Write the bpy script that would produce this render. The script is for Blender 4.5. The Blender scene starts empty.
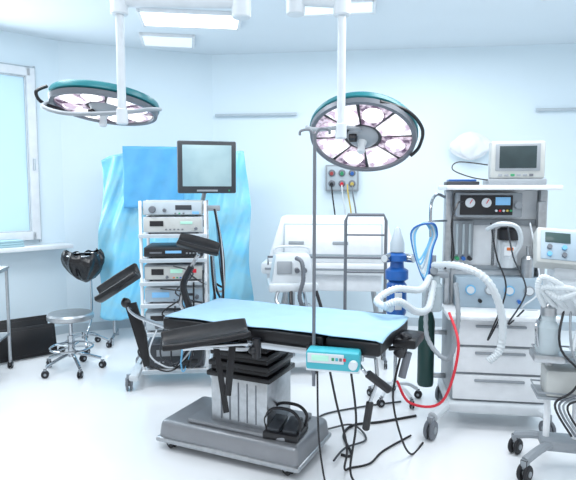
import bpy, bmesh, math, random
from mathutils import Vector, Matrix, Euler
random.seed(3)
SC=bpy.context.scene; COL=SC.collection
SC.view_settings.view_transform='Standard'
rad=math.radians
# ------------------------------------------------------------ materials
def mat(name,col,rough=.45,metal=0,noise=.04,scale=14,bump=0,emit=0,ecol=None,trans=0,alpha=1,coat=0,col2=None,spec=.5):
    m=bpy.data.materials.new(name); m.use_nodes=True; nt=m.node_tree; b=nt.nodes['Principled BSDF']
    tc=nt.nodes.new('ShaderNodeTexCoord'); n=nt.nodes.new('ShaderNodeTexNoise'); r=nt.nodes.new('ShaderNodeValToRGB')
    n.inputs['Scale'].default_value=scale; n.inputs['Detail'].default_value=4
    nt.links.new(tc.outputs['Object'],n.inputs['Vector']); nt.links.new(n.outputs['Fac'],r.inputs['Fac'])
    r.color_ramp.elements[0].position=.3 if not col2 else .42; r.color_ramp.elements[1].position=.7 if not col2 else .58
    r.color_ramp.elements[0].color=[min(1,c*(1-noise)) for c in (col2 or col)]+[1]
    r.color_ramp.elements[1].color=[min(1,c*(1+noise)) for c in col]+[1]
    nt.links.new(r.outputs['Color'],b.inputs['Base Color'])
    b.inputs['Roughness'].default_value=rough; b.inputs['Metallic'].default_value=metal
    b.inputs['Coat Weight'].default_value=coat; b.inputs['Specular IOR Level'].default_value=spec
    b.inputs['Transmission Weight'].default_value=trans; b.inputs['Alpha'].default_value=alpha
    if emit:
        b.inputs['Emission Strength'].default_value=emit
        b.inputs['Emission Color'].default_value=list(ecol or col)+[1]
        if col2: nt.links.new(r.outputs['Color'],b.inputs['Emission Color'])
    if bump:
        bp=nt.nodes.new('ShaderNodeBump'); bp.inputs['Strength'].default_value=bump; bp.inputs['Distance'].default_value=.01
        nt.links.new(n.outputs['Fac'],bp.inputs['Height']); nt.links.new(bp.outputs['Normal'],b.inputs['Normal'])
    return m
WALL=mat('wall_paint',(.75,.865,.93),.6,noise=.012,scale=1.5)
CEIL=mat('ceiling_paint',(.74,.81,.86),.7,noise=.01,scale=2)
FLOOR=mat('vinyl_floor',(.86,.875,.895),.2,noise=.02,scale=1.2,coat=.2)
WHITE=mat('white_plastic',(.62,.665,.70),.35)
WHITEB=mat('white_enamel',(.80,.83,.86),.35)
PALE=mat('pale_grey_plastic',(.46,.53,.58),.4)
CREAM=mat('cream_plastic',(.48,.50,.49),.4)
LGREY=mat('light_grey_plastic',(.29,.32,.35),.4)
GREY=mat('grey_metal',(.16,.175,.20),.4,.3)
STEEL=mat('brushed_steel',(.44,.46,.48),.3,.9,noise=.1,scale=30)
CHROME=mat('chrome',(.46,.49,.52),.15,1)
PAINT=mat('silver_paint',(.27,.28,.30),.35,.5)
BLACK=mat('black_plastic',(.010,.010,.013),.35)
RUBBER=mat('black_rubber',(.012,.012,.015),.6)
LEATHER=mat('black_vinyl',(.008,.008,.010),.35,bump=.15,scale=40,spec=.35)
BAGM=mat('black_bag',(.008,.008,.01),.22,bump=.6,scale=18)
DGREY=mat('dark_grey',(.035,.04,.048),.4)
SHEET=mat('blue_sheet',(.33,.53,.69),.8,noise=.05,scale=9,bump=.35)
DRAPE=mat('blue_plastic_drape',(.20,.58,.82),.22,noise=.12,scale=4,bump=.6,col2=(.33,.72,.90))
DRAPE2=mat('blue_panel_cloth',(.10,.40,.72),.45,noise=.1,scale=8,bump=.4)
TEAL=mat('teal_enamel',(.015,.18,.21),.3)
CYAN=mat('turquoise_plastic',(.05,.40,.48),.4)
BLUE=mat('blue_enamel',(.02,.12,.42),.3)
LBLUE=mat('pale_blue_plastic',(.16,.46,.72),.4)
SKYP=mat('pale_blue_panel',(.36,.46,.54),.4)
RED=mat('red_plastic',(.65,.02,.04),.4)
DRED=mat('dark_red_plastic',(.36,.05,.05),.4)
GREEN=mat('green_plastic',(.03,.28,.12),.4)
DGREEN=mat('dark_green_enamel',(.01,.05,.045),.35)
ORANGE=mat('orange_plastic',(.65,.18,.05),.4)
YELLOW=mat('yellow_plastic',(.60,.45,.10),.4)
SCREEN=mat('monitor_glass_reflection',(.20,.30,.34),.14,noise=.05,scale=2.2,emit=.5,col2=(.30,.42,.45),spec=.3)  # pale reflection on the glass painted as mottled colour with a glow
DSCREEN=mat('dark_screen',(.04,.07,.07),.2,noise=.2,scale=5,emit=.08,ecol=(.3,.5,.5),spec=.3)
MSCREEN=mat('patient_monitor_glass',(.045,.065,.07),.25,noise=.2,scale=5,spec=.2)
LCD=mat('lcd_blue',(.15,.35,.60),.3,emit=.25,ecol=(.25,.6,.9))
LCDG=mat('lcd_green',(.3,.55,.45),.3,emit=.3,ecol=(.5,.9,.75))
GLASS=mat('frosted_window',(.46,.66,.77),.5,noise=.04,scale=2,emit=.27,ecol=(.64,.87,1))
LENS=mat('lamp_lens_reflections',(1,.95,.96),.12,noise=.05,scale=17,emit=.7,col2=(.55,.42,.52))  # white and pinkish reflections in the lens, put into colour and emission
LENS2=mat('lamp_lens_rose_reflections',(.75,.60,.67),.12,noise=.2,scale=22,emit=.28,col2=(.20,.12,.19))  # deeper purplish reflections, likewise painted into the lens colour and glow
BULB=mat('lamp_bulb_cover',(1,.98,.97),.2,emit=1.6,ecol=(1,.98,.97))
LAMPP=mat('ceiling_diffuser',(.9,.95,1),.5,emit=3.0,ecol=(.95,.98,1))
LAMPD=mat('ceiling_diffuser_dim',(.85,.9,.95),.5,emit=.4,ecol=(.9,.97,1))
HOSE=mat('white_corrugated_hose',(.62,.67,.70),.4)
JAR=mat('clear_jar',(.50,.58,.62),.12,noise=.05,alpha=.75)
# ------------------------------------------------------------ builder
class B:
    def __init__(s): s.bm=bmesh.new()
    def box(s,c,d,rot=None,bev=.004,m=0,taper=None,seg=2):
        R=Euler([rad(a) for a in rot]).to_matrix().to_4x4() if rot else Matrix()
        r=bmesh.ops.create_cube(s.bm,size=1)
        vs=r['verts']
        if taper:
            for v in vs:
                if v.co.z>0: v.co.x*=taper[0]; v.co.y*=taper[1]
        M=Matrix.Translation(Vector(c))@R@Matrix.Diagonal((d[0],d[1],d[2],1))
        for v in vs: v.co=M@v.co
        fs=set(f for v in vs for f in v.link_faces)
        for f in fs: f.material_index=m
        bev=min(bev,min(d)*.35)
        if bev>0:
            es=set(e for v in vs for e in v.link_edges)
            bmesh.ops.bevel(s.bm,geom=list(es),offset=bev,segments=seg,affect='EDGES',profile=.5,clamp_overlap=True)
        return s
    def lathe(s,prof,M=None,seg=28,m=0,cap=True):
        M=M or Matrix(); rings=[]
        for r,z in prof:
            if r<1e-6: rings.append([s.bm.verts.new(M@Vector((0,0,z)))])
            else: rings.append([s.bm.verts.new(M@Vector((r*math.cos(2*math.pi*i/seg),r*math.sin(2*math.pi*i/seg),z))) for i in range(seg)])
        for a,b in zip(rings,rings[1:]):
            for i in range(seg):
                j=(i+1)%seg
                if len(a)==1 and len(b)==1: continue
                if len(a)==1: f=s.bm.faces.new((a[0],b[i],b[j]))
                elif len(b)==1: f=s.bm.faces.new((a[i],a[j],b[0]))
                else: f=s.bm.faces.new((a[i],a[j],b[j],b[i]))
                f.material_index=m
        if cap:
            for R in (rings[0],rings[-1]):
                if len(R)>2:
                    f=s.bm.faces.new(R); f.material_index=m
        return s
    def cyl(s,p0,p1,r,r2=None,seg=20,m=0,bev=0):
        p0=Vector(p0);p1=Vector(p1); r2=r if r2 is None else r2
        d=p1-p0; L=d.length
        M=Matrix.Translation(p0)@d.to_track_quat('Z','Y').to_matrix().to_4x4()
        if bev: prof=[(r-bev,0),(r,bev),(r2,L-bev),(r2-bev,L)]
        else: prof=[(r,0),(r2,L)]
        return s.lathe(prof,M,seg,m)
    def sph(s,c,r,sc=(1,1,1),m=0,rot=None):
        R=Euler([rad(a) for a in rot]).to_matrix().to_4x4() if rot else Matrix()
        prof=[(r*math.sin(math.pi*i/10) if 0<i<10 else 0,-r*math.cos(math.pi*i/10)) for i in range(11)]
        return s.lathe(prof,Matrix.Translation(Vector(c))@R@Matrix.Diagonal((sc[0],sc[1],sc[2],1)),20,m,cap=False)
    def tube(s,pts,r,m=0,seg=8,n=8,closed=False,corr=0,straight=False):
        P=[Vector(p) for p in pts]; S=[]
        if straight: S=P[:]
        else:
            N=len(P); rng=range(N if closed else N-1)
            for i in rng:
                if closed: a,b,c,d=P[(i-1)%N],P[i],P[(i+1)%N],P[(i+2)%N]
                else: a,b,c,d=P[max(i-1,0)],P[i],P[i+1],P[min(i+2,N-1)]
                for k in range(n):
                    t=k/n; S.append(.5*((2*b)+(c-a)*t+(2*a-5*b+4*c-d)*t*t+(3*b-a-3*c+d)*t**3))
            if not closed: S.append(P[-1])
        T=[]
        for i in range(len(S)):
            a=S[(i-1)%len(S)] if (closed or i>0) else S[i]; b=S[(i+1)%len(S)] if (closed or i<len(S)-1) else S[i]
            t=b-a; T.append(t.normalized() if t.length>1e-9 else Vector((0,0,1)))
        u=T[0].orthogonal().normalized(); rings=[]
        for i,(p,t) in enumerate(zip(S,T)):
            u=(u-t*u.dot(t)); u=u.normalized() if u.length>1e-6 else t.orthogonal().normalized()
            w=t.cross(u); rr=r*(1+corr*(1 if i%2 else -1)) if corr else r
            rings.append([s.bm.verts.new(p+rr*(u*math.cos(2*math.pi*k/seg)+w*math.sin(2*math.pi*k/seg))) for k in range(seg)])
        M=len(rings)
        for i in range(M if closed else M-1):
            a=rings[i]; b=rings[(i+1)%M]
            for k in range(seg):
                f=s.bm.faces.new((a[k],a[(k+1)%seg],b[(k+1)%seg],b[k])); f.material_index=m
        if not closed:
            for R in (rings[0],rings[-1]):
                f=s.bm.faces.new(R); f.material_index=m
        return s
    def ring(s,c,R,r,axis=(0,0,1),m=0,n=24):
        q=Vector(axis).to_track_quat('Z','Y'); c=Vector(c)
        return s.tube([c+q@Vector((R*math.cos(2*math.pi*i/n),R*math.sin(2*math.pi*i/n),0)) for i in range(n)],r,m,8,1,True)
    def prism(s,pts,a,b,M=None,m=0,bev=0):
        M=M or Matrix()
        lo=[s.bm.verts.new(M@Vector((x,y,a))) for x,y in pts]; hi=[s.bm.verts.new(M@Vector((x,y,b))) for x,y in pts]
        n=len(pts); fs=[s.bm.faces.new(lo[::-1]),s.bm.faces.new(hi)]
        for i in range(n): fs.append(s.bm.faces.new((lo[i],lo[(i+1)%n],hi[(i+1)%n],hi[i])))
        for f in fs: f.material_index=m
        if bev:
            es=set(e for f in fs for e in f.edges)
            bmesh.ops.bevel(s.bm,geom=list(es),offset=bev,segments=2,affect='EDGES',profile=.5,clamp_overlap=True)
        return s
    def sector(s,r0,r1,a0,a1,z0,z1,M=None,m=0,k=6):
        pts=[(r0*math.cos(a0+(a1-a0)*i/k),r0*math.sin(a0+(a1-a0)*i/k)) for i in range(k+1)]
        pts+=[(r1*math.cos(a1+(a0-a1)*i/k),r1*math.sin(a1+(a0-a1)*i/k)) for i in range(k+1)]
        return s.prism(pts[::-1],z0,z1,M,m,bev=.006)
    def surf(s,f,nu,nv,m=0):
        g=[[s.bm.verts.new(Vector(f(i/nu,j/nv))) for j in range(nv+1)] for i in range(nu+1)]
        for i in range(nu):
            for j in range(nv):
                fc=s.bm.faces.new((g[i][j],g[i+1][j],g[i+1][j+1],g[i][j+1])); fc.material_index=m
        return s
    def mesh(s,name,mats,M=None):
        bm=s.bm
        if M is not None: bmesh.ops.transform(bm,matrix=M,verts=bm.verts)
        bmesh.ops.recalc_face_normals(bm,faces=bm.faces)
        for f in bm.faces: f.smooth=True
        for e in bm.edges:
            if len(e.link_faces)==2 and e.calc_face_angle(0)>.6: e.smooth=False
        me=bpy.data.meshes.new(name); bm.to_mesh(me); bm.free()
        for m in (mats if isinstance(mats,(list,tuple)) else [mats]): me.materials.append(m)
        return me
    def part(s,par,name,mats,world=False,M=None,label=None):
        if world: M=W[par.name].inverted()@(M or Matrix())
        o=bpy.data.objects.new(name,s.mesh(name,mats,M)); COL.objects.link(o)
        o.parent=par; W[o.name]=W[par.name]
        if label: o['label']=label
        return o
    def top(s,name,label,cat,mats,origin=(0,0,0),kind=None,group=None):
        M=Matrix.Translation(-Vector(origin))
        o=bpy.data.objects.new(name,s.mesh(name,mats,M)); COL.objects.link(o); o.location=origin
        W[o.name]=Matrix.Translation(Vector(origin))
        if kind: o['kind']=kind
        if label: o['label']=label
        if cat: o['category']=cat
        if group: o['group']=group
        return o
W={}
def thing(name,label,cat,loc=(0,0,0),rz=0,group=None):
    o=bpy.data.objects.new(name,None); COL.objects.link(o); o.empty_display_size=.1
    o.location=loc; o.rotation_euler=(0,0,rad(rz)); o['label']=label; o['category']=cat
    if group: o['group']=group
    W[o.name]=Matrix.Translation(Vector(loc))@Matrix.Rotation(rad(rz),4,'Z')
    return o
def caster(par,x,y,r=.04,wm=None,h=None,w=.03,ang=0):
    b=B(); c=math.cos(ang); s_=math.sin(ang)
    ax=Vector((c,s_,0)); p=Vector((x,y,r))
    for sg in (-1,1):
        b.cyl(p+ax*(w*.15*sg),p+ax*(w*.6*sg),r,m=0,bev=r*.15)
    b.cyl(p-ax*w*.7,p+ax*w*.7,r*.35,m=1)
    top=h or r*2.3
    b.box((x,y,r+(top-r)/2+r*.3),(w*.8,w*.8,max(.01,top-r*1.3)),rot=(0,0,math.degrees(ang)),m=1,bev=.003)
    return b.part(par,'caster',[wm or RUBBER,LGREY])
# ------------------------------------------------------------ setting
def struct(b,name,mats,origin=(0,0,0)):
    return b.top(name,None,None,mats,origin,kind='structure')
H=3.0
struct(B().box((-.2,3,-.05),(9.4,9,.1),bev=0),'floor',FLOOR)
struct(B().box((-.2,3,H+.05),(9.4,9,.1),bev=0),'ceiling',CEIL)
def wall(name,p0,p1,mat_=WALL,h=H,z0=0,th=.1,off=0):
    p0=Vector((*p0,0));p1=Vector((*p1,0)); d=(p1-p0); L=d.length; d.normalize(); nrm=Vector((-d.y,d.x,0))
    M=Matrix.Translation((p0+p1)/2+nrm*(th/2+off))@Matrix.Rotation(math.atan2(d.y,d.x),4,'Z')
    b=B(); b.box((0,0,z0+(h-z0)/2),(L,th,h-z0),bev=0)
    bmesh.ops.transform(b.bm,matrix=M,verts=b.bm.verts); return struct(b,name,mat_)
A0=(-4.49,3.72); A1=(-2.32,5.80); A2=(-.85,6.40); A3=(4.0,5.77)
wall('wall_left',A0,A1); wall('wall_back',A1,A2); wall('wall_right',A2,A3); wall('wall_side',(4.0,5.77),(4.0,2.2))
for n,a,c in (('baseboard_left',A0,A1),('baseboard_back',A1,A2),('baseboard_right',A2,A3)):
    wall(n,a,c,PALE,h=.09,th=.012,off=-.012)
# window on the left wall
dw=Vector((A1[0]-A0[0],A1[1]-A0[1],0)).normalized(); angw=math.atan2(dw.y,dw.x)
def MW(dist): 
    p=Vector((A1[0],A1[1],0))-dw*dist
    return Matrix.Translation(p)@Matrix.Rotation(angw,4,'Z')
M=MW(.88); w2=.58; z0=1.05; z1=2.64
b=B()
for x in (-w2,w2): b.box((x,-.03,(z0+z1)/2),(.08,.06,z1-z0+.08),m=0)
for z in (z0,z1): b.box((0,-.03,z),(2*w2,.06,.08),m=0)
for x in (-w2-.05,w2+.05): b.box((x,-.01,(z0+z1)/2),(.025,.02,z1-z0+.14),m=2)
b.box((0,-.01,z1+.05),(2*w2+.12,.02,.025),m=2)
for x in (-w2+.045,w2-.045): b.box((x,-.02,(z0+z1)/2),(.014,.03,z1-z0-.08),m=2)
for z in (z0+.045,z1-.045): b.box((0,-.02,z),(2*w2-.08,.03,.014),m=2)
b.box((0,-.006,(z0+z1)/2),(2*w2,.012,z1-z0),m=1,bev=0)
b.box((w2,-.07,1.75),(.02,.03,.12),m=2)
bmesh.ops.transform(b.bm,matrix=M,verts=b.bm.verts); struct(b,'window_1',[WHITEB,GLASS,PALE])
b=B(); b.box((0,-.13,.94),(1.72,.26,.04)); bmesh.ops.transform(b.bm,matrix=M,verts=b.bm.verts); struct(b,'trim_1',WHITEB)
ln=thing('folded_cloth','folded pale green-blue cloths on the window sill','cloth',(M@Vector((.2,-.13,.96))),math.degrees(angw))
b=B()
for i in range(3): b.box((.01*i,0,.012+.022*i),(.42-.03*i,.17,.022),bev=.009,rot=(0,0,2*i-2))
b.part(ln,'cloth_layers',mat('pale_cloth',(.36,.54,.60),.8,bump=.4))
# wall rails
dr=Vector((A3[0]-A2[0],A3[1]-A2[1],0)).normalized(); angr=math.degrees(math.atan2(dr.y,dr.x))
def onright(d,off=0): return Vector((A2[0],A2[1],0))+dr*d+Vector((dr.y,-dr.x,0))*off
for d,L in ((.50,.92),(3.93,.95)):
    p=onright(d,0); t=thing('wall_rail','slim white metal equipment rail fixed to the blue wall','wall rail',(p.x,p.y,2.33),angr,'wall equipment rails')
    B().box((0,-.045,0),(L,.012,.03)).part(t,'rail',PALE)
    for x in (-L*.45,0,L*.45): B().box((x,-.0195,0),(.03,.039,.02)).part(t,'bracket',GREY)
# ceiling lights
def clight(x,y,w,d,m,rz=22):
    t=thing('ceiling_light','recessed rectangular fluorescent ceiling light panel','ceiling light',(x,y,H-.03),rz,'recessed ceiling panels')
    b=B()
    for sx in (-1,1): b.box((sx*w/2,0,.015),(.03,d+.03,.03)); b.box((0,sx*d/2,.015),(w,.03,.03))
    b.part(t,'frame',WHITEB)
    B().box((0,0,.0175),(w-.03,d-.03,.025),bev=0).part(t,'diffuser',m)
clight(-.85,5.05,.85,.42,LAMPP,8); clight(-1.2,5.75,.5,.4,LAMPD,10); clight(.40,4.72,.6,.3,LAMPD,-8)
clight(2.4,4.2,.9,.5,LAMPP,-8)
# socket panel
p=onright(1.46,0); t=thing('socket_panel','white wall socket panel with coloured gas and power plugs','wall socket panel',(p.x,p.y,1.46),angr)
B().box((0,-.04,.17),(.36,.08,.29),bev=.008).part(t,'housing',LGREY)
B().box((0,-.083,.17),(.32,.008,.25),bev=.004).part(t,'front_plate',PALE)
for i,mm in enumerate((DRED,GREEN,BLUE,BLACK,RED,YELLOW)):
    x=-.11+.11*(i%3); z=.225 if i<3 else .11
    b=B(); b.lathe([(.038,0),(.038,.015),(.03,.02)],Matrix.Translation((x,-.085,z))@Matrix.Rotation(rad(90),4,'X'),20,0)
    b.cyl((x,-.095,z),(x,-.14,z-.01),.019,m=1); b.part(t,'socket',[GREY,mm])
for i,(x,mm) in enumerate(((-.11,BLACK),(0,WHITE),(.11,GREY),(.06,YELLOW))):
    B().tube([(x,-.13,.1),(x+.01,-.17,0),(x+.05,-.16,-.3),(x*.5+.03,-.2,-.6),(x*.3+.1,-.25,-.8)],.008,seg=6).part(t,'plug_cable',mm)
# ------------------------------------------------------------ blue draped screen
t=thing('draped_screen','equipment frame wrapped in bright blue plastic drape by the wall','draped screen',(-1.13,5.62,0),10)
def fd(u,v):
    x=-.68+1.38*u; z=1.88-v*1.62
    if u<.25: z-=.10*(1-u/.25)**2*(1-v)
    flare=1+.10*v; fold=.022*math.sin(u*23+3*v)*(.3+v)+.016*math.sin(u*51+9*v)+.012*math.sin(v*25+u*9)+.006*math.sin(u*110+v*40)
    return (x*flare+.02*math.sin(9*v+u*5),-.12-.07*math.sin(math.pi*u)+fold,z-.03*math.sin(u*13)*v+.008*math.sin(u*40)*(1-v))
o=B().surf(fd,140,60).part(t,'drape',DRAPE); md=o.modifiers.new('s','SOLIDIFY'); md.thickness=.004
def fp(u,v): return (-.47+.56*u,-.245+.008*math.sin(u*16+v*6),1.91-.58*v)
o=B().surf(fp,30,20).part(t,'cloth_panel',DRAPE2,label='darker blue folded cloth panel'); md=o.modifiers.new('s','SOLIDIFY'); md.thickness=.006
b=B()
for x in (-.62,.62):
    b.cyl((x,0,.06),(x,0,1.80),.015); b.cyl((x,-.2,.06),(x,.2,.06),.015)
    for y in (-.2,.2): b.cyl((x,y,0),(x,y,.06),.02)
b.cyl((-.62,0,1.80),(.62,0,1.80),.015); b.part(t,'stand_frame',CHROME)
# ------------------------------------------------------------ consoles
def console(label,loc,rz,w,d,h,col,face,disp=(),knobs=(),buttons=(),name='endoscopy_console',cat='medical device',vents=True):
    t=thing(name,label,cat,loc,rz)
    b=B(); b.box((0,0,h/2+.006),(w,d,h-.012),bev=.008)
    for sx in (-1,1):
        for sy in (-1,1): b.cyl((sx*w*.4,sy*d*.4,0),(sx*w*.4,sy*d*.4,.008),.012,m=1)
    if vents:
        for i in range(6): b.box((w/2,-.1+.04*i,h*.55),(.003,.012,h*.4),m=1,bev=0)
    b.part(t,'housing',[col,DGREY])
    B().box((0,-d/2-.004,h/2+.004),(w-.015,.014,h-.028),bev=.004).part(t,'front_panel',face)
    y=-d/2-.012
    for (x,z,ww,hh,mm) in disp: B().box((x,y,z),(ww,.006,hh),bev=.0015).part(t,'display',mm)
    for (x,z,r) in knobs: B().cyl((x,y+.004,z),(x,y-.02,z),r,r*.85,bev=.002).part(t,'knob',GREY)
    for (x,z,mm) in buttons: B().box((x,y,z),(.014,.008,.01),bev=.002).part(t,'button',mm)
    return t
# ------------------------------------------------------------ endoscopy tower
TX,TY,TR=-.885,4.40,6
t=tower=thing('endoscopy_tower','tall wheeled endoscopy trolley with stacked video equipment and cables','medical trolley',(TX,TY,0),TR)
b=B()
for sx in (-1,1):
    for sy in (-1,1): b.box((sx*.24,sy*.19,.77),(.022,.03,1.30),bev=.006)
b.part(t,'frame_posts',WHITEB)
shz=[.13,.42,.64,.81,.985,1.17]
for z in shz:
    b=B(); b.box((0,0,z-.0125),(.50,.46,.025),bev=.005); b.box((0,-.232,z-.012),(.50,.008,.03),m=1,bev=.002); b.part(t,'shelf',[WHITEB,PALE])
b=B(); b.box((0,0,.1),(.6,.09,.05)); 
for sx in (-1,1): b.box((sx*.30,0,.1),(.07,.62,.05),bev=.015)
b.part(t,'base_frame',WHITE)
for sx in (-1,1):
    for sy in (-1,1): caster(t,sx*.34,sy*.27,.05,GREY,w=.04,ang=random.random())
B().tube([(.15,.14,1.17),(.22,.14,1.47),(.24,.1,1.62)],.018).part(t,'monitor_arm',LGREY)
mt=B(); mt.box((0,.0,0),(.45,.05,.40),bev=.012); mt.box((0,.05,0),(.30,.07,.28),bev=.03,m=0)
MM=Matrix.Translation((.252,-.06,1.675))@Euler((rad(3),0,rad(8))).to_matrix().to_4x4()
mo=mt.part(t,'monitor',[DGREY],M=MM)
B().box((0,-.026,.012),(.375,.006,.315),bev=.002).part(mo,'screen',SCREEN,M=MM)
bb=B(); bb.box((0,-.027,-.178),(.16,.004,.014),m=0,bev=0); bb.box((.17,-.027,-.178),(.012,.004,.012),m=1,bev=0); bb.part(mo,'button_strip',[LGREY,GREEN],M=MM)
b=B(); b.box((.30,-.05,1.36),(.10,.12,.04)); b.cyl((.25,0,1.36),(.30,0,1.36),.012); b.part(t,'scope_holder',LGREY)
for i in range(7):
    y=-.2+.065*i; mm=[BLACK,WHITE,DGREY,LBLUE,BLACK,WHITE,BLACK][i]
    B().tube([(.31,y,1.36),(.35+.01*(i%3),y,1.1-.05*i),(.37,y-.03,.7),(.35-.02*(i%4),y,.42+.05*i),(.30,y-.02,.75),(.28,y,1.0)],.009,seg=7).part(t,'scope_cable',mm)
for i in range(7):
    B().tube([(-.2+.07*i,-.25,.36+.09*i),(-.26+.08*i,-.31,.30),(-.15+.05*i,-.30,.18+.02*(i%3)),(.02*i,-.29,.155+.03*(i%4)),(.2,-.27,.35+.04*i)],.007,seg=6).part(t,'front_cable',[BLACK,WHITE,DGREY,BLACK,LBLUE,BLACK,DGREY][i])
for i in range(3):
    B().tube([(.1-.1*i,-.22,1.10-.17*i),(.2-.05*i,-.30,1.03-.15*i),(.12-.1*i,-.31,.9-.16*i),(.23,-.28,.8-.15*i)],.006,seg=6).part(t,'front_cable',[BLACK,DGREY,BLACK][i])
def tw(label,z,h,col,face,**k):
    console(label,(TX,TY,z),TR,.44,.40,h,col,face,**k)
tw('white video processor with a small dark display',1.17,.13,WHITE,CREAM,disp=[(-.12,.08,.1,.04,BLACK),(.1,.085,.09,.02,LCDG)],knobs=[(.17,.04,.013)],buttons=[(-.05+.03*i,.035,GREY) for i in range(5)])
tw('cream light source with round socket and switches',1.30,.12,CREAM,PALE,disp=[(.08,.07,.12,.035,DGREY),(.17,.03,.05,.02,LCD)],knobs=[(-.15,.055,.028),(-.06,.05,.015)],buttons=[(.02+.03*i,.025,GREEN if i==1 else GREY) for i in range(3)])
tw('slim black video recorder with blue display',.985,.085,DGREY,BLACK,disp=[(.0,.05,.12,.02,LCD),(-.13,.045,.09,.012,GREY)],buttons=[(.1+.025*i,.04,LGREY) for i in range(4)])
tw('grey insufflator with coloured indicators',.81,.125,LGREY,CREAM,disp=[(-.12,.075,.09,.045,BLACK),(.02,.08,.09,.03,LCDG),(.14,.08,.06,.03,RED)],knobs=[(-.05,.035,.012),(.12,.035,.014)],buttons=[(.0+.025*i,.03,(ORANGE,GREEN,BLUE)[i]) for i in range(3)])
tw('white camera control unit with blue display',.64,.12,WHITE,SKYP,disp=[(-.1,.07,.13,.04,LCD),(.09,.07,.1,.02,DGREY)],knobs=[(.17,.05,.018)],buttons=[(0+.03*i,.03,GREY) for i in range(4)])
tw('grey electrosurgical unit with twin displays',.42,.16,LGREY,PALE,disp=[(-.13,.11,.1,.04,BLACK),(.1,.11,.1,.04,BLACK)],knobs=[(-.13,.05,.02),(0,.05,.02),(.13,.05,.02)],buttons=[(-.02+.03*i,.12,YELLOW if i else LBLUE) for i in range(2)])
tw('dark grey printer on the bottom shelf',.13,.2,GREY,DGREY,disp=[(0,.13,.28,.05,LGREY),(.12,.06,.1,.03,BLACK)],buttons=[(-.15+.03*i,.06,LGREY) for i in range(3)])
# ------------------------------------------------------------ stool
t=thing('round_stool','round chrome rolling stool with thick steel seat','stool',(-1.80,4.56,0))
B().lathe([(0,.435),(.17,.435),(.185,.445),(.185,.475),(.17,.49),(0,.492)],m=0,seg=36,cap=False).part(t,'seat',STEEL)
B().cyl((0,0,.12),(0,0,.30),.028).cyl((0,0,.3),(0,0,.435),.016).part(t,'column',CHROME)
b=B(); b.ring((0,0,.2),.17,.009); 
for i in range(5):
    a=2*math.pi*i/5+.3; b.cyl((0,0,.2),(.17*math.cos(a),.17*math.sin(a),.2),.006)
b.part(t,'foot_ring',CHROME)
for i in range(5):
    a=2*math.pi*i/5+.3; c,s_=math.cos(a),math.sin(a)
    B().tube([(0,0,.15),(.1*c,.1*s_,.13),(.23*c,.23*s_,.085)],.014).part(t,'leg',CHROME)
    caster(t,.24*c,.24*s_,.03,RUBBER,w=.03,ang=a+1)
# ------------------------------------------------------------ waste bag stand
t=thing('waste_bag_stand','chrome wheeled ring stand holding a crumpled black waste bag','waste bin',(-1.93,5.22,0))
def fb(u,v):
    a=2*math.pi*u; P=[.155,.178,.185,.180,.165,.145,.12,.08,.01]; vv=v*8; i=int(min(7,vv)); r=P[i]+(P[i+1]-P[i])*(vv-i)
    q=1+.06*math.sin(a*7+v*6)+.03*math.sin(a*13+4*v)
    return (r*math.cos(a)*q+.03*v,r*math.sin(a)*q,.925-.29*v+.018*math.sin(a*2+.6)*(1-v)+.01*math.sin(a*9)*(1-v))
o=B().surf(fb,72,32).part(t,'black_bag',BAGM); md=o.modifiers.new('s','SOLIDIFY'); md.thickness=.003
b=B(); b.ring((0,0,.895),.158,.008,n=32); b.tube([(0,.158,.895),(0,.20,.85),(0,.20,.3),(0,.06,.13)],.011); b.part(t,'ring_frame',CHROME)
B().cyl((0,0,.10),(0,0,.16),.03).part(t,'hub',CHROME)
for i in range(5):
    a=2*math.pi*i/5+.1; c,s_=math.cos(a),math.sin(a)
    B().tube([(0,0,.13),(.11*c,.11*s_,.12),(.21*c,.21*s_,.075)],.013).part(t,'leg',CHROME)
    caster(t,.22*c,.22*s_,.028,RUBBER,w=.03,ang=a+.8)
# ------------------------------------------------------------ leaning panels
for k,(x,y,hh,ln_) in enumerate(((-2.43,4.98,.33,.52),(-2.33,4.86,.28,.55))):
    b=B(); b.box((0,0,hh/2),(ln_,.03,hh),bev=.006); b.box((0,-.017,hh/2),(ln_-.06,.006,hh-.06),bev=.002)
    R=Matrix.Translation((x,y,.008))@Matrix.Rotation(rad(40),4,'Z')@Matrix.Rotation(rad(-14),4,'X')
    bmesh.ops.transform(b.bm,matrix=R,verts=b.bm.verts)
    b.top('padded_panel','black padded table section leaning on edge by the wall','panel',LEATHER,(x,y,0),group='black panels by the wall')
# ------------------------------------------------------------ chrome cart at edge
t=thing('instrument_table','chrome tube instrument table with lower shelf','table',(-2.56,4.40,0),10)
b=B()
for sx in (-1,1):
    for sy in (-1,1): b.cyl((sx*.25,sy*.18,.06),(sx*.25,sy*.18,.85),.013)
for z in (.3,.84):
    for sy in (-1,1): b.cyl((-.25,sy*.18,z),(.25,sy*.18,z),.01)
    for sx in (-1,1): b.cyl((sx*.25,-.18,z),(sx*.25,.18,z),.01)
b.part(t,'frame',STEEL)
B().box((0,0,.86),(.54,.40,.02)).part(t,'top',STEEL); B().box((0,0,.30),(.5,.36,.012)).part(t,'shelf',STEEL)
for sx in (-1,1):
    for sy in (-1,1): caster(t,sx*.25,sy*.18,.03,RUBBER)
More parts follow.
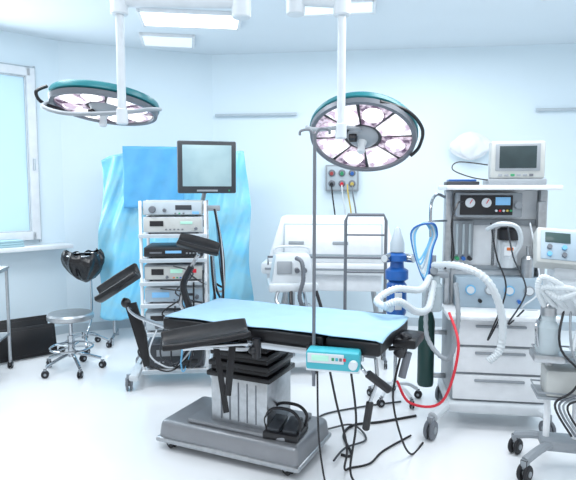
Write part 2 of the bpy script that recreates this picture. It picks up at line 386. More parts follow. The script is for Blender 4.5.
# ------------------------------------------------------------ gurney
t=thing('stretcher_bed','white moulded stretcher bed with raised side panels','hospital bed',(.40,5.30,0),-6)
b=B(); b.box((.03,0,1.05),(1.20,.56,.42),taper=(.80,.55),bev=.025); b.part(t,'hood_panel',WHITEB)
B().box((.03,-.232,1.05),(.90,.012,.30),rot=(-17,0,0),bev=.004).part(t,'side_panel',PALE)
B().box((.03,-.238,1.05),(.87,.012,.27),rot=(-17,0,0),bev=.004).part(t,'side_panel',WHITEB)
for x in (.1,-.3): B().box((x,-.252,1.02),(.14,.02,.03),rot=(-17,0,0)).part(t,'latch',LGREY)
b=B(); b.box((0,0,.79),(1.24,.64,.11),bev=.03); b.box((-.05,0,.66),(1.05,.5,.16),bev=.02); b.part(t,'deck',WHITEB)
B().box((0,-.322,.79),(1.16,.012,.018)).part(t,'bumper',LGREY)
B().tube([(-.55,-.30,.8),(-.55,-.34,.9),(.5,-.34,.9),(.5,-.30,.8)],.010,straight=True).part(t,'side_rail',GREY)
b=B()
for sx in (-1,1):
    b.tube([(sx*.4,-.2,.62),(sx*.45,-.22,.3),(sx*.48,-.25,.12)],.02); b.tube([(sx*.4,.2,.62),(sx*.45,.22,.3),(sx*.48,.25,.12)],.02)
    b.cyl((sx*.46,-.24,.25),(sx*.46,.24,.25),.014)
b.cyl((-.46,0,.25),(.46,0,.25),.014); b.part(t,'undercarriage',STEEL)
for sx in (-1,1):
    for sy in (-1,1): caster(t,sx*.48,sy*.25,.06,GREY,w=.04)
# chrome U stand
t=thing('chrome_rack','chrome tubular rack with inverted U handle','rack',(.66,4.74,0),-4)
b=B(); b.tube([(-.17,0,.06),(-.17,0,1.24),(-.15,0,1.29),(.15,0,1.29),(.17,0,1.24),(.17,0,.06)],.014,straight=True)
for z in (.45,.8,1.12): b.cyl((-.17,0,z),(.17,0,z),.008)
for sx in (-1,1): b.cyl((sx*.17,-.13,.06),(sx*.17,.13,.06),.014)
b.part(t,'frame',GREY)
for sx in (-1,1):
    for sy in (-1,1): caster(t,sx*.17,sy*.13,.025,RUBBER,w=.02)
# ------------------------------------------------------------ white suction device
t=thing('suction_unit','white moulded wheeled suction unit with metal arms and tubing','medical device',(.03,4.60,0),5)
b=B(); b.box((0,0,.86),(.36,.3,.24),taper=(.8,.75),bev=.03); b.box((0,-.02,.72),(.40,.34,.07),bev=.02); b.part(t,'housing',WHITE)
b=B(); b.box((-.07,-.135,.88),(.12,.01,.1),rot=(-10,0,0)); b.part(t,'display',LGREY)
for x in (.03,.09): B().cyl((x,-.13,.86),(x,-.165,.855),.02).part(t,'knob',GREY)
B().tube([(-.14,0,.97),(-.12,0,1.03),(.12,0,1.03),(.14,0,.97)],.011).part(t,'handle',WHITE)
B().cyl((0,0,.1),(0,0,.7),.03).part(t,'column',STEEL)
B().tube([(.02,-.17,.96),(.06,-.22,.93),(.07,-.24,.8),(.04,-.24,.66),(.08,-.22,.55)],.017,seg=10,n=12,corr=.08).part(t,'breathing_hose',GREY)
for k in range(4):
    B().tube([(-.12+.1*k,-.17,.7),(-.14+.12*k,-.25,.62-.03*k),(.0+.06*k,-.28,.5),(.1+.04*k,-.2,.42),(.02*k,-.1,.5)],.014,seg=8).part(t,'metal_arm',[STEEL,BLACK,CHROME,BLACK][k])
for k in range(2):
    B().lathe([(0,0),(.05,0),(.055,.02),(.055,.14),(.04,.16),(0,.16)],Matrix.Translation((-.1+.2*k,-.12,.42)),20,0,False).part(t,'collection_jar',JAR)
B().cyl((-.12,-.12,.41),(.12,-.12,.41),.012).cyl((0,0,.41),(0,-.12,.41),.012).part(t,'jar_bracket',STEEL)
B().box((0,0,.09),(.4,.36,.05),bev=.02).part(t,'base',WHITE)
for sx in (-1,1):
    for sy in (-1,1): caster(t,sx*.17,sy*.15,.03,RUBBER)
# ------------------------------------------------------------ operating table
OC=Vector((-.037,3.07,0)); OR=-25
t=ot=thing('operating_table','stainless operating table with black padding and blue cover','operating table',OC,OR)
b=B(); b.box((-.24,0,.105),(.90,.48,.13),bev=.03,seg=3,taper=(.97,.93)); b.box((-.20,0,.1825),(.62,.38,.025),bev=.012)
b.part(t,'base',[PAINT])
B().box((-.24,-.002,.06),(.91,.49,.03),bev=.01).part(t,'base_skirt',STEEL)
for x in (-.62,.13):
    for y in (-.19,.19): caster(t,x,y,.035,RUBBER,w=.035,ang=1.2,h=.07)
b=B(); b.box((-.68,-.1,.10),(.10,.05,.02),bev=.006); b.part(t,'brake_pedal',BLACK)
b=B(); b.box((-.19,0,.33),(.36,.31,.28),bev=.012)
for i in range(5): b.box((-.30+.055*i,-.157,.33),(.006,.004,.22),bev=0,m=1)
b.part(t,'column',[STEEL,GREY])
b=B()
for i in range(7): b.box((-.19,0,.475+.03*i),(.40-.008*i-(.03 if i%2 else 0),.34-.008*i-(.03 if i%2 else 0),.03),bev=.008)
b.part(t,'bellows',LEATHER)
b=B(); b.box((-.1,0,.69),(.62,.36,.05),bev=.01); b.box((.02,0,.715),(1.18,.50,.02),bev=.004); b.box((.3,0,.68),(.38,.28,.06),bev=.01)
b.part(t,'table_frame',GREY)
for sy in (-1,1):
    b=B(); b.box((.02,sy*.297,.715),(1.10,.012,.032),bev=.003)
    for x in (-.5,-.15,.2,.52): b.cyl((x,sy*.25,.715),(x,sy*.295,.715),.01)
    b.part(t,'side_rail',CHROME)
for x0,x1 in ((-.60,-.12),(-.11,.36),(.37,.645)):
    B().box(((x0+x1)/2,0,.7575),(x1-x0,.57,.07),bev=.016,seg=3).part(t,'mattress_section',LEATHER)
b=B(); b.box((.70,.06,.735),(.12,.22,.05),bev=.015); b.cyl((.62,-.03,.7),(.70,-.03,.715),.012); b.cyl((.62,.12,.7),(.70,.12,.715),.012); b.part(t,'head_rest',[LEATHER])
def gutter(par,name,c,axis,up,L,Wd,depth=.05,label=None):
    axis=Vector(axis).normalized(); up=Vector(up); up=(up-axis*up.dot(axis)).normalized(); side=axis.cross(up); c=Vector(c)
    def f(u,v):
        a=(u-.5)*2; l=(v-.5)*L; e=1-.18*abs(2*v-1)**3
        return c+side*(a*Wd/2*e)+up*(depth*a*a)+axis*l
    b=B(); b.surf(f,16,14)
    o=b.part(par,name,LEATHER,world=True,label=label); md=o.modifiers.new('s','SOLIDIFY'); md.thickness=.03; md.offset=-1
    md=o.modifiers.new('b','BEVEL'); md.width=.008; md.segments=2
    return o
ls=B().tube([(-.62,3.48,.70),(-.68,3.50,.80),(-.62,3.55,1.0),(-.57,3.55,1.09)],.013).part(t,'leg_support',CHROME,world=True,label='chrome leg holder with black padded cradle')
gutter(ls,'cradle_pad',(-.575,3.53,1.12),(1,.1,-.28),(-.1,-.35,1),.27,.17)
b=B(); b.tube([(-.61,3.5,1.02),(-.66,3.49,.9),(-.62,3.48,.76)],.022).box((-.62,3.48,.73),(.05,.05,.07)); b.part(ls,'clamp',BLACK,world=True)
ls=B().tube([(-.60,3.10,.70),(-.75,3.2,.72),(-.92,3.3,.76),(-1.0,3.36,.84)],.013).part(t,'leg_support',CHROME,world=True,label='chrome leg holder with black cradle and strap')
gutter(ls,'cradle_pad',(-1.03,3.38,.92),(.85,.1,.55),(-.5,-.3,.9),.28,.19)
b=B(); b.prism([(-.035,0),(.035,0),(.05,-.2),(.03,-.40),(-.01,-.40),(-.02,-.2)],-.01,.01,Matrix.Translation((-.95,3.33,.82))@Matrix.Rotation(rad(90),4,'X')@Matrix.Rotation(rad(12),4,'Z'),bev=.003); b.part(ls,'strap',LEATHER,world=True)
B().sph((-.98,3.34,.82),.03).part(ls,'joint',BLACK,world=True)
B().box((-.60,3.12,.71),(.05,.05,.07)).part(ls,'clamp',BLACK,world=True)
ls=B().tube([(-.16,2.83,.70),(-.22,2.77,.70),(-.38,2.73,.72),(-.52,2.71,.72)],.013).box((-.38,2.73,.735),(.36,.08,.012),rot=(0,0,13)).part(t,'arm_board',CHROME,world=True,label='black padded arm board on chrome bracket')
gutter(ls,'cradle_pad',(-.41,2.74,.775),(.43,.10,.05),(0,-.25,1),.43,.17,.03)
B().box((-.29,2.735,.60),(.035,.006,.26),rot=(0,6,12),bev=.001).part(ls,'strap',LEATHER,world=True)
B().box((-.335,2.73,.56),(.03,.006,.36),rot=(0,-8,12),bev=.001).part(ls,'strap',LEATHER,world=True)
b=B(); b.cyl((-.16,2.79,.65),(-.16,2.79,.75),.022).sph((-.18,2.78,.69),.022); b.part(ls,'clamp',BLACK,world=True)
b=B(); b.tube([(.42,2.62,.70),(.42,2.58,.60),(.39,2.58,.50)],.009,m=1); b.cyl((.39,2.58,.50),(.37,2.58,.36),.018,m=0,bev=.006); b.part(t,'release_lever',[BLACK,CHROME],world=True)
b=B(); b.tube([(.33,2.62,.69),(.35,2.57,.66),(.37,2.56,.64)],.009,m=1); b.cyl((.37,2.56,.645),(.48,2.56,.56),.02,m=0,bev=.006); b.part(t,'release_lever',[BLACK,CHROME],world=True)
b=B(); b.cyl((.56,2.78,.66),(.60,2.76,.78),.03,m=0,bev=.008); b.cyl((.58,2.78,.55),(.61,2.78,.68),.02,m=1); b.part(t,'tilt_knob',[BLACK,GREY],world=True)
ip=B().cyl((.125,2.655,.55),(.125,2.655,1.76),.0085).part(t,'drip_pole',GREY,world=True,label='thin steel drip pole with hooked top')
B().tube([(.125,2.655,1.75),(.10,2.655,1.78),(.06,2.655,1.775),(.055,2.655,1.755)],.006).tube([(.125,2.655,1.75),(.15,2.655,1.785),(.19,2.655,1.78),(.195,2.655,1.76)],.006).part(ip,'hook',GREY,world=True)
b=B(); b.box((.125,2.675,.715),(.05,.07,.07),rot=(0,0,-25)); b.cyl((.125,2.62,.73),(.125,2.66,.73),.012); b.part(ip,'clamp',BLACK,world=True)
# sheet
def fs(u,v):
    x=-.585+1.235*u; y=-.285+.57*v
    z=.7985+.0025*abs(math.sin(x*14+y*9))+.002*abs(math.sin(y*22))+.003*abs(math.sin(x*5.3))
    if x>.62: z-=(x-.62)*.3
    return (x+.006*math.sin(y*14),y+.006*math.sin(x*11),z)
sh=B().surf(fs,80,40)
bmesh.ops.transform(sh.bm,matrix=W[t.name],verts=sh.bm.verts)
o=sh.top('surgical_sheet','pale blue disposable sheet spread over the operating table','sheet',SHEET,(OC.x,OC.y,.795)); md=o.modifiers.new('s','SOLIDIFY'); md.thickness=.003; md.offset=1
# pump
t=thing('infusion_pump','turquoise infusion pump with small display clamped to drip pole','infusion pump',(.215,2.575,.655),-14)
B().box((0,0,.055),(.25,.10,.09),bev=.012).part(t,'housing',CYAN)
B().box((0,0,.012),(.25,.09,.018),bev=.005).part(t,'base_plate',WHITE)
B().box((-.03,-.052,.068),(.17,.006,.045),bev=.002).part(t,'front_panel',WHITE)
B().box((-.055,-.056,.07),(.08,.005,.026),bev=.001).part(t,'display',LCDG)
for i in range(4): B().box((.005+.018*i,-.056,.068),(.012,.005,.014),bev=.001).part(t,'button',[GREEN,CYAN,GREY,RED][i])
B().cyl((.10,-.05,.05),(.10,-.08,.05),.02).part(t,'knob',WHITE)
# foot pedal on base
t=thing('foot_pedal','black foot switch with wire guard resting on table base','foot pedal',(OC+Vector((.025,-.11,.17))),-20)
B().box((0,0,.02),(.20,.20,.04),bev=.01).part(t,'base',BLACK)
for sx in (-1,1): B().box((sx*.045,-.01,.058),(.075,.14,.03),rot=(12,0,0),bev=.008).part(t,'pedal',DGREY)
B().tube([(-.09,-.05,.03),(-.10,-.05,.10),(-.05,-.05,.155),(.05,-.05,.155),(.10,-.05,.10),(.09,-.05,.03)],.009).part(t,'guard',BLACK)
B().tube([(-.09,.06,.03),(-.10,.06,.10),(-.05,.06,.145),(.05,.06,.145),(.10,.06,.10),(.09,.06,.03)],.009).part(t,'guard',BLACK)
# cables on floor
def cable(pts,r,m,label,name='power_cable'):
    return B().tube(pts,r,seg=7,n=8).top(name,label,'cable',m,(pts[-1][0],pts[-1][1],0))
cable([(.20,2.62,.64),(.24,2.68,.45),(.30,2.75,.2),(.30,2.85,.03),(.34,2.9,.008),(.45,2.95,.008),(.55,3.1,.008),(.75,3.3,.008)],.006,RUBBER,'black cable running from pump down to floor')
cable([(.3,2.60,.64),(.34,2.7,.35),(.32,2.76,.08),(.35,2.74,.008),(.42,2.72,.008),(.40,2.62,.008)],.006,RUBBER,'black cable dropping from the table to floor')
cable([(.30,3.05,.008),(.36,3.05,.008),(.34,3.3,.008),(.42,3.45,.008),(.6,3.5,.008),(.85,3.6,.008)],.008,RUBBER,'thick black cable curving along white floor')
cable([(.25,2.95,.022),(.33,3.1,.024),(.47,3.25,.008),(.4,3.42,.024),(.2,3.38,.008),(.22,3.6,.008),(.5,3.75,.008),(.8,3.85,.008)],.006,DGREY,'tangled dark cable loops on the floor')
cable([(.14,2.60,.64),(.15,2.62,.3),(.19,2.66,.03),(.22,2.70,.008),(.26,2.6,.008)],.005,RUBBER,'thin black wire hanging beside table column')
cable([(-.55,4.02,.008),(-.5,3.95,.008),(-.4,4.0,.008),(-.2,3.9,.008),(-.15,4.1,.008),(-.2,4.4,.008)],.007,RUBBER,'black cable on floor beside endoscopy trolley')
cable([(.66,3.30,.35),(.72,3.2,.25),(.88,3.10,.30),(.97,3.12,.6),(.95,3.25,.78)],.008,RED,'bright red gas hose looping beside anaesthesia machine','gas_hose')
cable([(.60,2.92,.62),(.56,2.9,.4),(.62,2.95,.15),(.7,3.05,.01),(.8,3.2,.008)],.006,RUBBER,'black lead hanging from table head')
# ------------------------------------------------------------ anaesthesia machine
AX,AY,AR=1.345,3.62,-8
t=am=thing('anaesthesia_machine','white anaesthesia machine with drawers, gauges and corrugated breathing hoses','anaesthesia machine',(AX,AY,0),AR)
B().box((0,0,.14),(.62,.52,.07),bev=.02,seg=3).part(t,'base',WHITE)
for sx in (-1,1):
    lx,ly=(-.43,-.42) if sx<0 else (.28,-.28)
    b=B(); b.tube([(sx*.22,-.1,.14),(.5*sx*.22+.5*lx,-.24,.14),(lx*.97,ly*.95,.13)],.032,seg=10); b.part(t,'base_leg',WHITE)
    caster(t,lx,ly,.06 if sx<0 else .05,GREY,w=.045,ang=.5*sx,h=.13)
    caster(t,sx*.29,.23,.055,GREY,w=.045,ang=.4*sx,h=.12)
B().box((0,.02,.44),(.58,.46,.53),bev=.012).part(t,'drawer_cabinet',LGREY)
for z0,z1 in ((.185,.35),(.36,.525),(.535,.695)):
    d=B().box((0,-.218,(z0+z1)/2),(.555,.025,z1-z0-.006),bev=.006).part(t,'drawer',WHITEB)
    B().box((0,-.236,z1-.035),(.30,.018,.016),bev=.004).part(d,'handle',LGREY)
B().box((.0,-.03,.725),(.66,.56,.035),bev=.012,seg=3).part(t,'worktop',WHITEB)
B().box((0,.14,1.12),(.54,.16,.76),bev=.01).part(t,'rear_panel',WHITEB)
for sx in (-1,1): B().box((sx*.295,.06,1.12),(.045,.10,.76),bev=.008).part(t,'side_post',STEEL)
B().box((.27,-.02,1.22),(.05,.05,.42),bev=.008).part(t,'side_rail',STEEL)
b=B(); b.box((0,.02,1.515),(.68,.44,.03),bev=.008); b.part(t,'upper_shelf',WHITEB)
b=B(); b.box((0,.055,1.29),(.56,.03,.04)); b.box((0,.055,.99),(.56,.03,.03)); b.box((0,.07,1.14),(.03,.02,.3)); b.part(t,'cross_bar',LGREY)
cp=B().box((-.06,.0,1.405),(.40,.16,.155),bev=.008).part(t,'control_unit',LGREY)
B().box((-.08,-.083,1.405),(.32,.008,.125),bev=.002).part(cp,'control_panel',BLACK)
for i,x in enumerate((-.18,-.08)):
    b=B(); b.cyl((x,-.086,1.42),(x,-.094,1.42),.030,seg=24,m=0); b.box((x+.006,-.096,1.428),(.004,.003,.03),rot=(0,30,0),m=1,bev=0); b.part(cp,'gauge',[WHITE,RED])
B().box((.02,-.088,1.43),(.09,.005,.05),bev=.001).part(cp,'display',LCD)
for i in range(5): B().cyl((-.02+.022*i,-.086,1.37),(-.02+.022*i,-.1,1.37),.007).part(cp,'button',[WHITE,RED,WHITE,YELLOW,GREEN][i])
B().cyl((.11,-.08,1.405),(.11,-.11,1.405),.022).part(cp,'knob',LGREY)
b=B(); b.box((-.2,.04,1.17),(.13,.06,.26),bev=.006); b.part(t,'flowmeter_block',LGREY)
for i in range(3): 
    B().cyl((-.24+.04*i,-.0,1.08),(-.24+.04*i,-.0,1.28),.009).part(t,'flow_tube',JAR)
    B().cyl((-.24+.04*i,.01,1.055),(-.24+.04*i,-.03,1.055),.013).part(t,'flow_knob',[GREEN,BLUE,BLACK][i])
vp=B().lathe([(0,1.0),(.045,1.0),(.05,1.01),(.05,1.16),(.04,1.18),(0,1.18)],Matrix.Translation((.08,-.0,0)),24,0,False).box((.08,.03,1.10),(.12,.08,.20),bev=.01).part(t,'vaporiser',WHITE)
B().lathe([(0,1.18),(.065,1.18),(.068,1.19),(.068,1.245),(.05,1.26),(0,1.26)],Matrix.Translation((.08,-.0,0)),24,0,False).part(vp,'dial',BLACK)
B().box((.08,-.053,1.11),(.07,.008,.06),bev=.002).part(vp,'level_window',WHITEB)
B().box((.08,-.058,1.125),(.04,.006,.02),bev=.002).part(vp,'warning_mark',ORANGE)
b=B(); b.lathe([(0,.90),(.04,.90),(.04,1.06),(.025,1.08),(0,1.08)],Matrix.Translation((.20,-.02,0)),20,0,False); b.cyl((.20,-.02,1.08),(.20,-.02,1.14),.012); b.box((.20,.04,1.0),(.04,.08,.04)); b.part(t,'regulator',STEEL)
b=B(); b.box((.02,.02,.84),(.54,.18,.20),bev=.01); b.part(t,'gauge_console',SKYP)
for i,x in enumerate((-.16,-.04,.08,.2)):
    b=B(); b.cyl((x,-.07,.86),(x,-.085,.86),.032,m=0,seg=24); b.cyl((x,-.085,.86),(x,-.088,.86),.024,m=1,seg=24); b.part(t,'pressure_gauge',[LGREY,WHITE] if i%2 else [LBLUE,WHITE])
for i,x in enumerate((-.10,.02,.14)): B().cyl((x,-.07,.79),(x,-.095,.79),.012).part(t,'gauge_knob',[BLACK,GREY,BLUE][i])
b=B(); b.box((-.36,-.05,.95),(.12,.10,.03)); b.lathe([(0,.70),(.06,.70),(.065,.72),(.065,.86),(.05,.88),(.05,.93),(0,.93)],Matrix.Translation((-.40,-.08,.02)),24,1,False); b.cyl((-.40,-.08,.95),(-.40,-.08,1.08),.02); b.box((-.34,.02,.95),(.06,.12,.04)); b.part(t,'absorber',[LGREY,JAR])
B().cyl((-.40,-.16,.99),(-.40,-.02,.99),.024).part(t,'hose_port',LGREY)
B().tube([(-.31,.05,1.45),(-.38,-.02,1.47),(-.42,-.08,1.40),(-.42,-.1,1.2)],.010).part(t,'side_arm',CHROME)
for i in range(6):
    B().tube([(-.46+.008*i,-.1-.01*i,1.29),(-.52-.005*i,-.12,1.22),(-.50+.01*i,-.14,1.06-.03*i),(-.45+.008*i,-.12,1.12),(-.42+.008*i,-.1,1.22)],.0065,closed=True,seg=6).part(t,'coiled_tube',[LBLUE,LBLUE,SKYP,WHITE,LBLUE,BLUE][i])
B().tube([(-.31,.0,1.30),(-.4,-.08,1.30),(-.46,-.1,1.29)],.007).part(t,'tube_hook',CHROME)
b=B(); b.lathe([(0,.18),(.05,.18),(.055,.2),(.055,.62),(.04,.68),(.02,.70),(.02,.74),(0,.74)],Matrix.Translation((-.42,.03,0)),24,0,False); b.part(t,'gas_cylinder',DGREEN)
for z in (.25,.55): B().box((-.35,.03,z),(.12,.03,.03)).part(t,'cylinder_bracket',STEEL)
def hose(pts,r=.02,m=HOSE): return B().tube(pts,r,seg=10,n=14,corr=.10).part(t,'breathing_hose',m,world=True)
hose([(.93,3.55,1.02),(1.02,3.3,1.05),(1.15,3.2,.98),(1.24,3.2,.78),(1.24,3.2,.58),(1.17,3.2,.50)],.022)
hose([(.90,3.52,.95),(.80,3.35,.90),(.62,3.2,.93),(.50,3.1,.88),(.56,2.98,.86)],.02)
hose([(.92,3.5,.92),(.84,3.3,.80),(.72,3.1,.82),(.60,2.98,.90),(.52,2.96,.88)],.02)
hose([(.90,3.56,.86),(.86,3.4,.6),(.95,3.25,.5),(1.0,3.24,.72),(1.0,3.3,.95)],.014,LGREY)
for k,(a,c,e) in enumerate(((1.24,1.30,BLACK),(1.34,1.42,DGREY),(1.48,1.5,WHITE))):
    B().tube([(a,3.42,1.3),(a+.02,3.36,1.1),(c,3.30,.9),(c-.1,3.30,.6+.1*k),(c,3.32,.78)],.005,seg=6).part(t,'sensor_cable',e,world=True)
B().tube([(1.1,3.5,1.42),(1.03,3.4,1.42),(.98,3.35,1.3),(1.0,3.36,1.1),(.96,3.4,1.02)],.006).part(t,'sensor_cable',BLACK,world=True)
B().tube([(1.22,3.42,1.26),(1.26,3.32,1.30),(1.36,3.32,1.28),(1.40,3.36,1.18),(1.36,3.4,1.08)],.014).part(t,'sensor_cable',HOSE,world=True)
# patient monitor
t=thing('patient_monitor','cream patient monitor with dark grey screen on top shelf','patient monitor',(1.44,3.60,1.53),-12)
B().box((0,.0,.02),(.34,.28,.04),bev=.008).part(t,'base_unit',LGREY)
B().box((0,-.08,.155),(.32,.10,.23),bev=.014).part(t,'housing',CREAM)
B().box((0,.04,.15),(.27,.2,.18),bev=.03).part(t,'rear_shell',CREAM)
B().box((0,-.132,.17),(.26,.008,.165),bev=.004).part(t,'bezel',LGREY)
B().box((0,-.136,.172),(.215,.006,.135),bev=.002).part(t,'screen',MSCREEN)
for i in range(6): B().box((-.1+.036*i,-.132,.062),(.024,.008,.014),bev=.002).part(t,'button',[LGREY,LGREY,GREEN,LGREY,LGREY,GREY][i])
B().tube([(-.15,-.1,.03),(-.27,-.12,.05),(-.38,-.08,.10),(-.34,-.03,.15),(-.16,-.02,.13)],.004).part(t,'monitor_cable',BLACK)
t=thing('equipment_tray','small dark tray with blue lid on machine shelf','tray',(1.12,3.64,1.53),-8)
B().box((0,0,.012),(.20,.16,.024),bev=.006).part(t,'tray',DGREY); B().box((0,0,.031),(.17,.12,.014),bev=.004).part(t,'lid',BLUE)
b=B()
def bag(u,v):
    a=2*math.pi*u; r=.20*max(.001,math.sin(math.pi*min(max(v,.001),.999)))**.6*(1+.12*math.sin(a*5+v*7)+.06*math.sin(a*11))
    return (r*math.cos(a),r*.3*math.sin(a),.14*(1-2*v)*(1+.08*math.sin(a*3)))
p=onright(2.80,.12)
b.surf(bag,40,20); b.box((0,.08,.1),(.06,.06,.03),m=1,bev=.004)
bmesh.ops.transform(b.bm,matrix=Matrix.Translation((p.x,p.y,1.96))@Matrix.Rotation(rad(angr),4,'Z'),verts=b.bm.verts)
b.top('plastic_bag','crumpled translucent white plastic bag hanging on wall bracket','plastic bag',[WHITEB,LGREY],(p.x,p.y,1.96))
# ------------------------------------------------------------ gas stand
t=thing('gas_regulator_stand','wheeled stand carrying blue gas regulator and clear jar','gas stand',(.765,3.90,0))
dz=-.10
B().cyl((0,0,.1),(0,0,1.12),.013).part(t,'pole',CHROME)
b=B(); b.lathe([(0,.96+dz),(.05,.96+dz),(.08,.98+dz),(.08,1.04+dz),(.05,1.06+dz),(.045,1.10+dz),(.08,1.11+dz),(.08,1.15+dz),(.03,1.17+dz),(0,1.17+dz)],seg=28,cap=False); b.part(t,'regulator_body',BLUE)
B().lathe([(0,1.17+dz),(.05,1.17+dz),(.05,1.23+dz),(.02,1.33+dz),(0,1.35+dz)],cap=False).part(t,'cap',PALE)
B().lathe([(0,.72+dz),(.06,.72+dz),(.07,.74+dz),(.07,.94+dz),(.055,.96+dz),(0,.96+dz)],cap=False).part(t,'jar',BLUE)
B().box((0,-.069,.83+dz),(.05,.008,.12)).part(t,'jar_label',WHITE)
for sx in (-1,1):
    b=B(); b.cyl((sx*.05,-.02,1.13+dz),(sx*.1,-.07,1.13+dz),.03,m=0); b.cyl((sx*.1,-.07,1.13+dz),(sx*.103,-.073,1.13+dz),.025,m=1); b.part(t,'gauge',[CHROME,WHITE])
b=B()
for i in range(5):
    a=2*math.pi*i/5+.2; b.tube([(0,0,.12),(.1*math.cos(a),.1*math.sin(a),.11),(.17*math.cos(a),.17*math.sin(a),.07)],.013)
b.part(t,'base',WHITE)
for i in range(5): a=2*math.pi*i/5+.2; caster(t,.18*math.cos(a),.18*math.sin(a),.028,RUBBER,w=.025,ang=a+1)
# ------------------------------------------------------------ ventilator stand (right)
t=thing('ventilator','white wheeled ventilator with sloped control console and humidifier','ventilator',(1.46,2.90,0),-14)
for sx in (-1,1):
    B().tube([(sx*.07,0,.16),(sx*.07,0,.88)],.017,straight=True).part(t,'post',WHITEB)
b=B(); b.box((0,0,.15),(.2,.14,.06),bev=.015)
for ax,ay in ((-.20,-.18),(.22,-.18),(-.20,.14),(.22,.14)): b.tube([(0,0,.15),(ax*.5,ay*.5,.15),(ax,ay,.11)],.022)
b.part(t,'base',LGREY)
for ax,ay in ((-.20,-.18),(.22,-.18),(-.20,.14),(.22,.14)): caster(t,ax,ay,.045,RUBBER,w=.045,ang=ax*3,h=.11)
for z in (.42,.62): B().box((0,0,z),(.28,.2,.015)).tube([(-.14,-.1,z+.03),(.14,-.1,z+.03),(.14,.1,z+.03),(-.14,.1,z+.03)],.005,closed=True,n=1).part(t,'shelf',LGREY)
b=B(); b.box((.0,-.02,.50),(.20,.16,.14),bev=.012); b.part(t,'power_unit',CREAM)
hb=B(); hb.box((.02,0,.95),(.24,.22,.18),bev=.02); hb.box((.02,.02,1.09),(.20,.18,.12),bev=.02); hb.part(t,'housing',WHITE)
MC=Matrix.Translation((.0,-.03,1.19))@Euler((rad(-28),rad(4),0)).to_matrix().to_4x4()
co=B().box((0,0,0),(.34,.10,.20),bev=.014).part(t,'control_console',CREAM,M=MC)
B().box((0,-.052,0),(.30,.006,.16),bev=.002).part(co,'control_panel',SKYP,M=MC)
B().box((-.07,-.056,.04),(.12,.004,.055),bev=.001).part(co,'display',DSCREEN,M=MC)
for i in range(4):
    for j in range(2): B().cyl((-.11+.07*i,-.054,-.015-.04*j),(-.11+.07*i,-.07,-.015-.04*j),.012,m=0).part(co,'knob',[GREY,LBLUE,GREY,WHITE][(i+j)%4],M=MC)
for i in range(4): B().box((.03+.03*i,-.056,.05),(.018,.005,.022),bev=.001).part(co,'button',[BLUE,RED,GREEN,YELLOW][i],M=MC)
b=B(); b.lathe([(0,.66),(.055,.66),(.06,.68),(.06,.80),(.035,.83),(.035,.86),(0,.86)],Matrix.Translation((-.10,-.09,.0)),24,0,False); b.part(t,'humidifier_jar',JAR)
B().box((-.10,-.09,.645),(.15,.15,.04),bev=.01).part(t,'humidifier_base',STEEL)
b=B(); b.lathe([(0,.86),(.04,.86),(.04,.90),(.02,.92),(0,.92)],Matrix.Translation((-.10,-.09,.0)),20,0,False); b.part(t,'humidifier_lid',STEEL)
for k in range(3):
    B().tube([(-.12+.05*k,-.1,.90),(-.17+.02*k,-.17,1.0),(-.15+.04*k,-.19,1.07-.05*k),(-.03+.04*k,-.18,1.0),(.04+.03*k,-.14,.86),(.0+.05*k,-.16,.7)],.014,n=14,corr=.1,seg=9).part(t,'breathing_hose',HOSE)
for k in range(4):
    B().tube([(.06-.03*k,-.1,.9),(.1-.05*k,-.17,.7),(.02+.04*k,-.16,.5),(-.06+.02*k,-.13,.4),(.02+.02*k,-.15,.25)],.006,seg=6).part(t,'sensor_cable',[BLACK,GREY,LGREY,BLACK][k])
B().tube([(-.13,-.06,.86),(-.16,-.12,.8),(-.15,-.12,.7)],.009).part(t,'clamp_arm',CHROME)
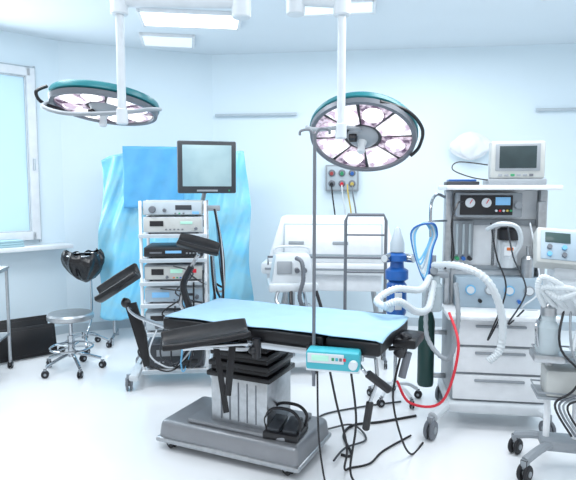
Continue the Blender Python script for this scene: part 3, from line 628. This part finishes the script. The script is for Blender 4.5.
# ------------------------------------------------------------ surgical lights
def lamp(label,c,n,Rd,pole,ends,yoke,cable_):
    t=thing('surgical_light',label,'surgical light',(pole[0],pole[1],H))
    b=B(); px,py,zb,zt=pole
    b.cyl((px,py,zb),(px,py,zt),.022,bev=.004); b.cyl((px,py,zb-.03),(px,py,zb+.05),.03,bev=.005)
    b.part(t,'pole',WHITE,world=True)
    b=B(); b.tube(ends,.032,straight=True,seg=14); b.cyl(Vector(ends[0])-Vector((0,0,.07)),Vector(ends[0])+Vector((0,0,.07)),.045,m=0,bev=.006)
    e=Vector(ends[-1]); b.cyl(e-Vector((0,0,.08)),e+Vector((0,0,.08)),.05,m=0,bev=.006)
    b.cyl(e,(e.x,e.y,H),.035); b.lathe([(.10,H-.04),(.10,H)],Matrix.Translation((e.x,e.y,0)))
    b.part(t,'ceiling_arm',WHITE,world=True)
    B().tube(yoke,.011,seg=10).part(t,'yoke',LGREY,world=True)
    B().tube(cable_,.010,seg=8).part(t,'cable_loop',BLACK,world=True)
    M=Matrix.Translation(Vector(c))@Vector(n).to_track_quat('-Z','Y').to_matrix().to_4x4()@Matrix.Scale(Rd/.325,4)
    hd=B().lathe([(0,.085),(.10,.085),(.19,.075),(.28,.055),(.305,.04),(.305,-.015),(.295,-.02)],None,48,0,False).part(t,'lamp_head',WHITE,world=True,M=M)
    B().lathe([(.30,.045),(.322,.045),(.328,.03),(.328,.010),(.318,.004),(.305,.004)],None,64,0,False).part(hd,'rim',TEAL,world=True,M=M)
    b=B(); b.lathe([(.292,-.018),(.297,-.03),(.318,-.03),(.324,-.002),(.305,.003)],None,64,0,False); b.part(hd,'outer_ring',GREY,world=True,M=M)
    B().lathe([(0,-.004),(.298,-.008)],None,64,0,False).part(hd,'face_plate',DGREY,world=True,M=M)
    N=8
    for i in range(N):
        a0=2*math.pi*i/N+.035; a1=2*math.pi*(i+1)/N-.035
        b=B(); b.sector(.115,.292,a0,a1,-.016,-.006,m=0); am_=(a0+a1)/2
        b.lathe([(0,-.030),(.04,-.029),(.062,-.017)],Matrix.Translation((.205*math.cos(am_),.205*math.sin(am_),0)),20,1,False)
        b.part(hd,'lens',[LENS if i%2 else LENS2,BULB if i%4 else LENS],world=True,M=M)
    B().lathe([(0,-.05),(.05,-.05),(.075,-.035),(.095,-.01),(.095,0)],None,32,0,False).part(hd,'hub',LGREY,world=True,M=M)
    B().lathe([(0,-.13),(.018,-.13),(.024,-.12),(.02,-.08),(.03,-.05)],None,20,0,False).part(hd,'handle',WHITE,world=True,M=M)
    B().box((.05,.045,-.055),(.05,.04,.04),bev=.008).part(hd,'focus_box',BLACK,world=True,M=M)
lamp('round ceiling surgical lamp with teal rim, tilted nearly flat',(-1.06,3.3,1.985),(-.08,-.17,-.98),.305,(-.86,2.95,1.87,2.52),
     [(-.86,2.95,2.46),(-.24,2.97,2.46)],[(-1.38,3.3,2.01),(-1.33,3.09,1.95),(-1.15,2.99,1.90),(-.86,2.95,1.90),(-.75,3.05,1.93),(-.74,3.3,1.965)],
     [(-1.35,3.2,2.08),(-1.39,3.15,2.04),(-1.38,3.2,1.99),(-1.3,3.3,1.96)])
lamp('round ceiling surgical lamp with teal rim, tilted forward',(.435,3.3,1.815),(-.15,-.55,-.80),.312,(.28,3.0,1.80,2.52),
     [(.28,3.0,2.47),(.04,3.05,2.50)],[(.11,3.3,1.865),(.11,3.12,1.84),(.16,3.02,1.82),(.28,3.0,1.83),(.35,3.07,1.835),(.43,3.28,1.845)],
     [(.49,3.04,1.97),(.65,3.10,1.93),(.75,3.17,1.84),(.76,3.28,1.75),(.72,3.32,1.70)])
# ------------------------------------------------------------ lights / world / camera
def area(loc,size,sy,e,rot=(0,0,0),col=(.97,.985,1)):
    l=bpy.data.lights.new('area_lamp','AREA'); l.shape='RECTANGLE'; l.size=size; l.size_y=sy; l.energy=e; l.color=col
    o=bpy.data.objects.new('area_lamp',l); COL.objects.link(o); o.location=loc; o.rotation_euler=[rad(a) for a in rot]
area((-1.6,3.2,2.93),1.6,1.0,50); area((1.5,3.0,2.93),1.6,1.0,48); area((0,1.2,2.93),2.5,1.0,40)
area((.8,4.9,2.93),2.2,.6,25)
p=MW(.86)@Vector((0,-.12,1.85)); 
area(p,1.0,1.4,30,rot=(-90,0,math.degrees(angw)),col=(.88,.95,1))
w=bpy.data.worlds.new('w'); SC.world=w; w.use_nodes=True
w.node_tree.nodes['Background'].inputs[0].default_value=(.90,.95,1,1); w.node_tree.nodes['Background'].inputs[1].default_value=.88
cam=bpy.data.cameras.new('camera'); cam.lens=35; cam.sensor_width=36; co_=bpy.data.objects.new('camera',cam); COL.objects.link(co_)
co_.location=(0,0,1.5); co_.rotation_euler=(rad(90-5.1),0,0); SC.camera=co_
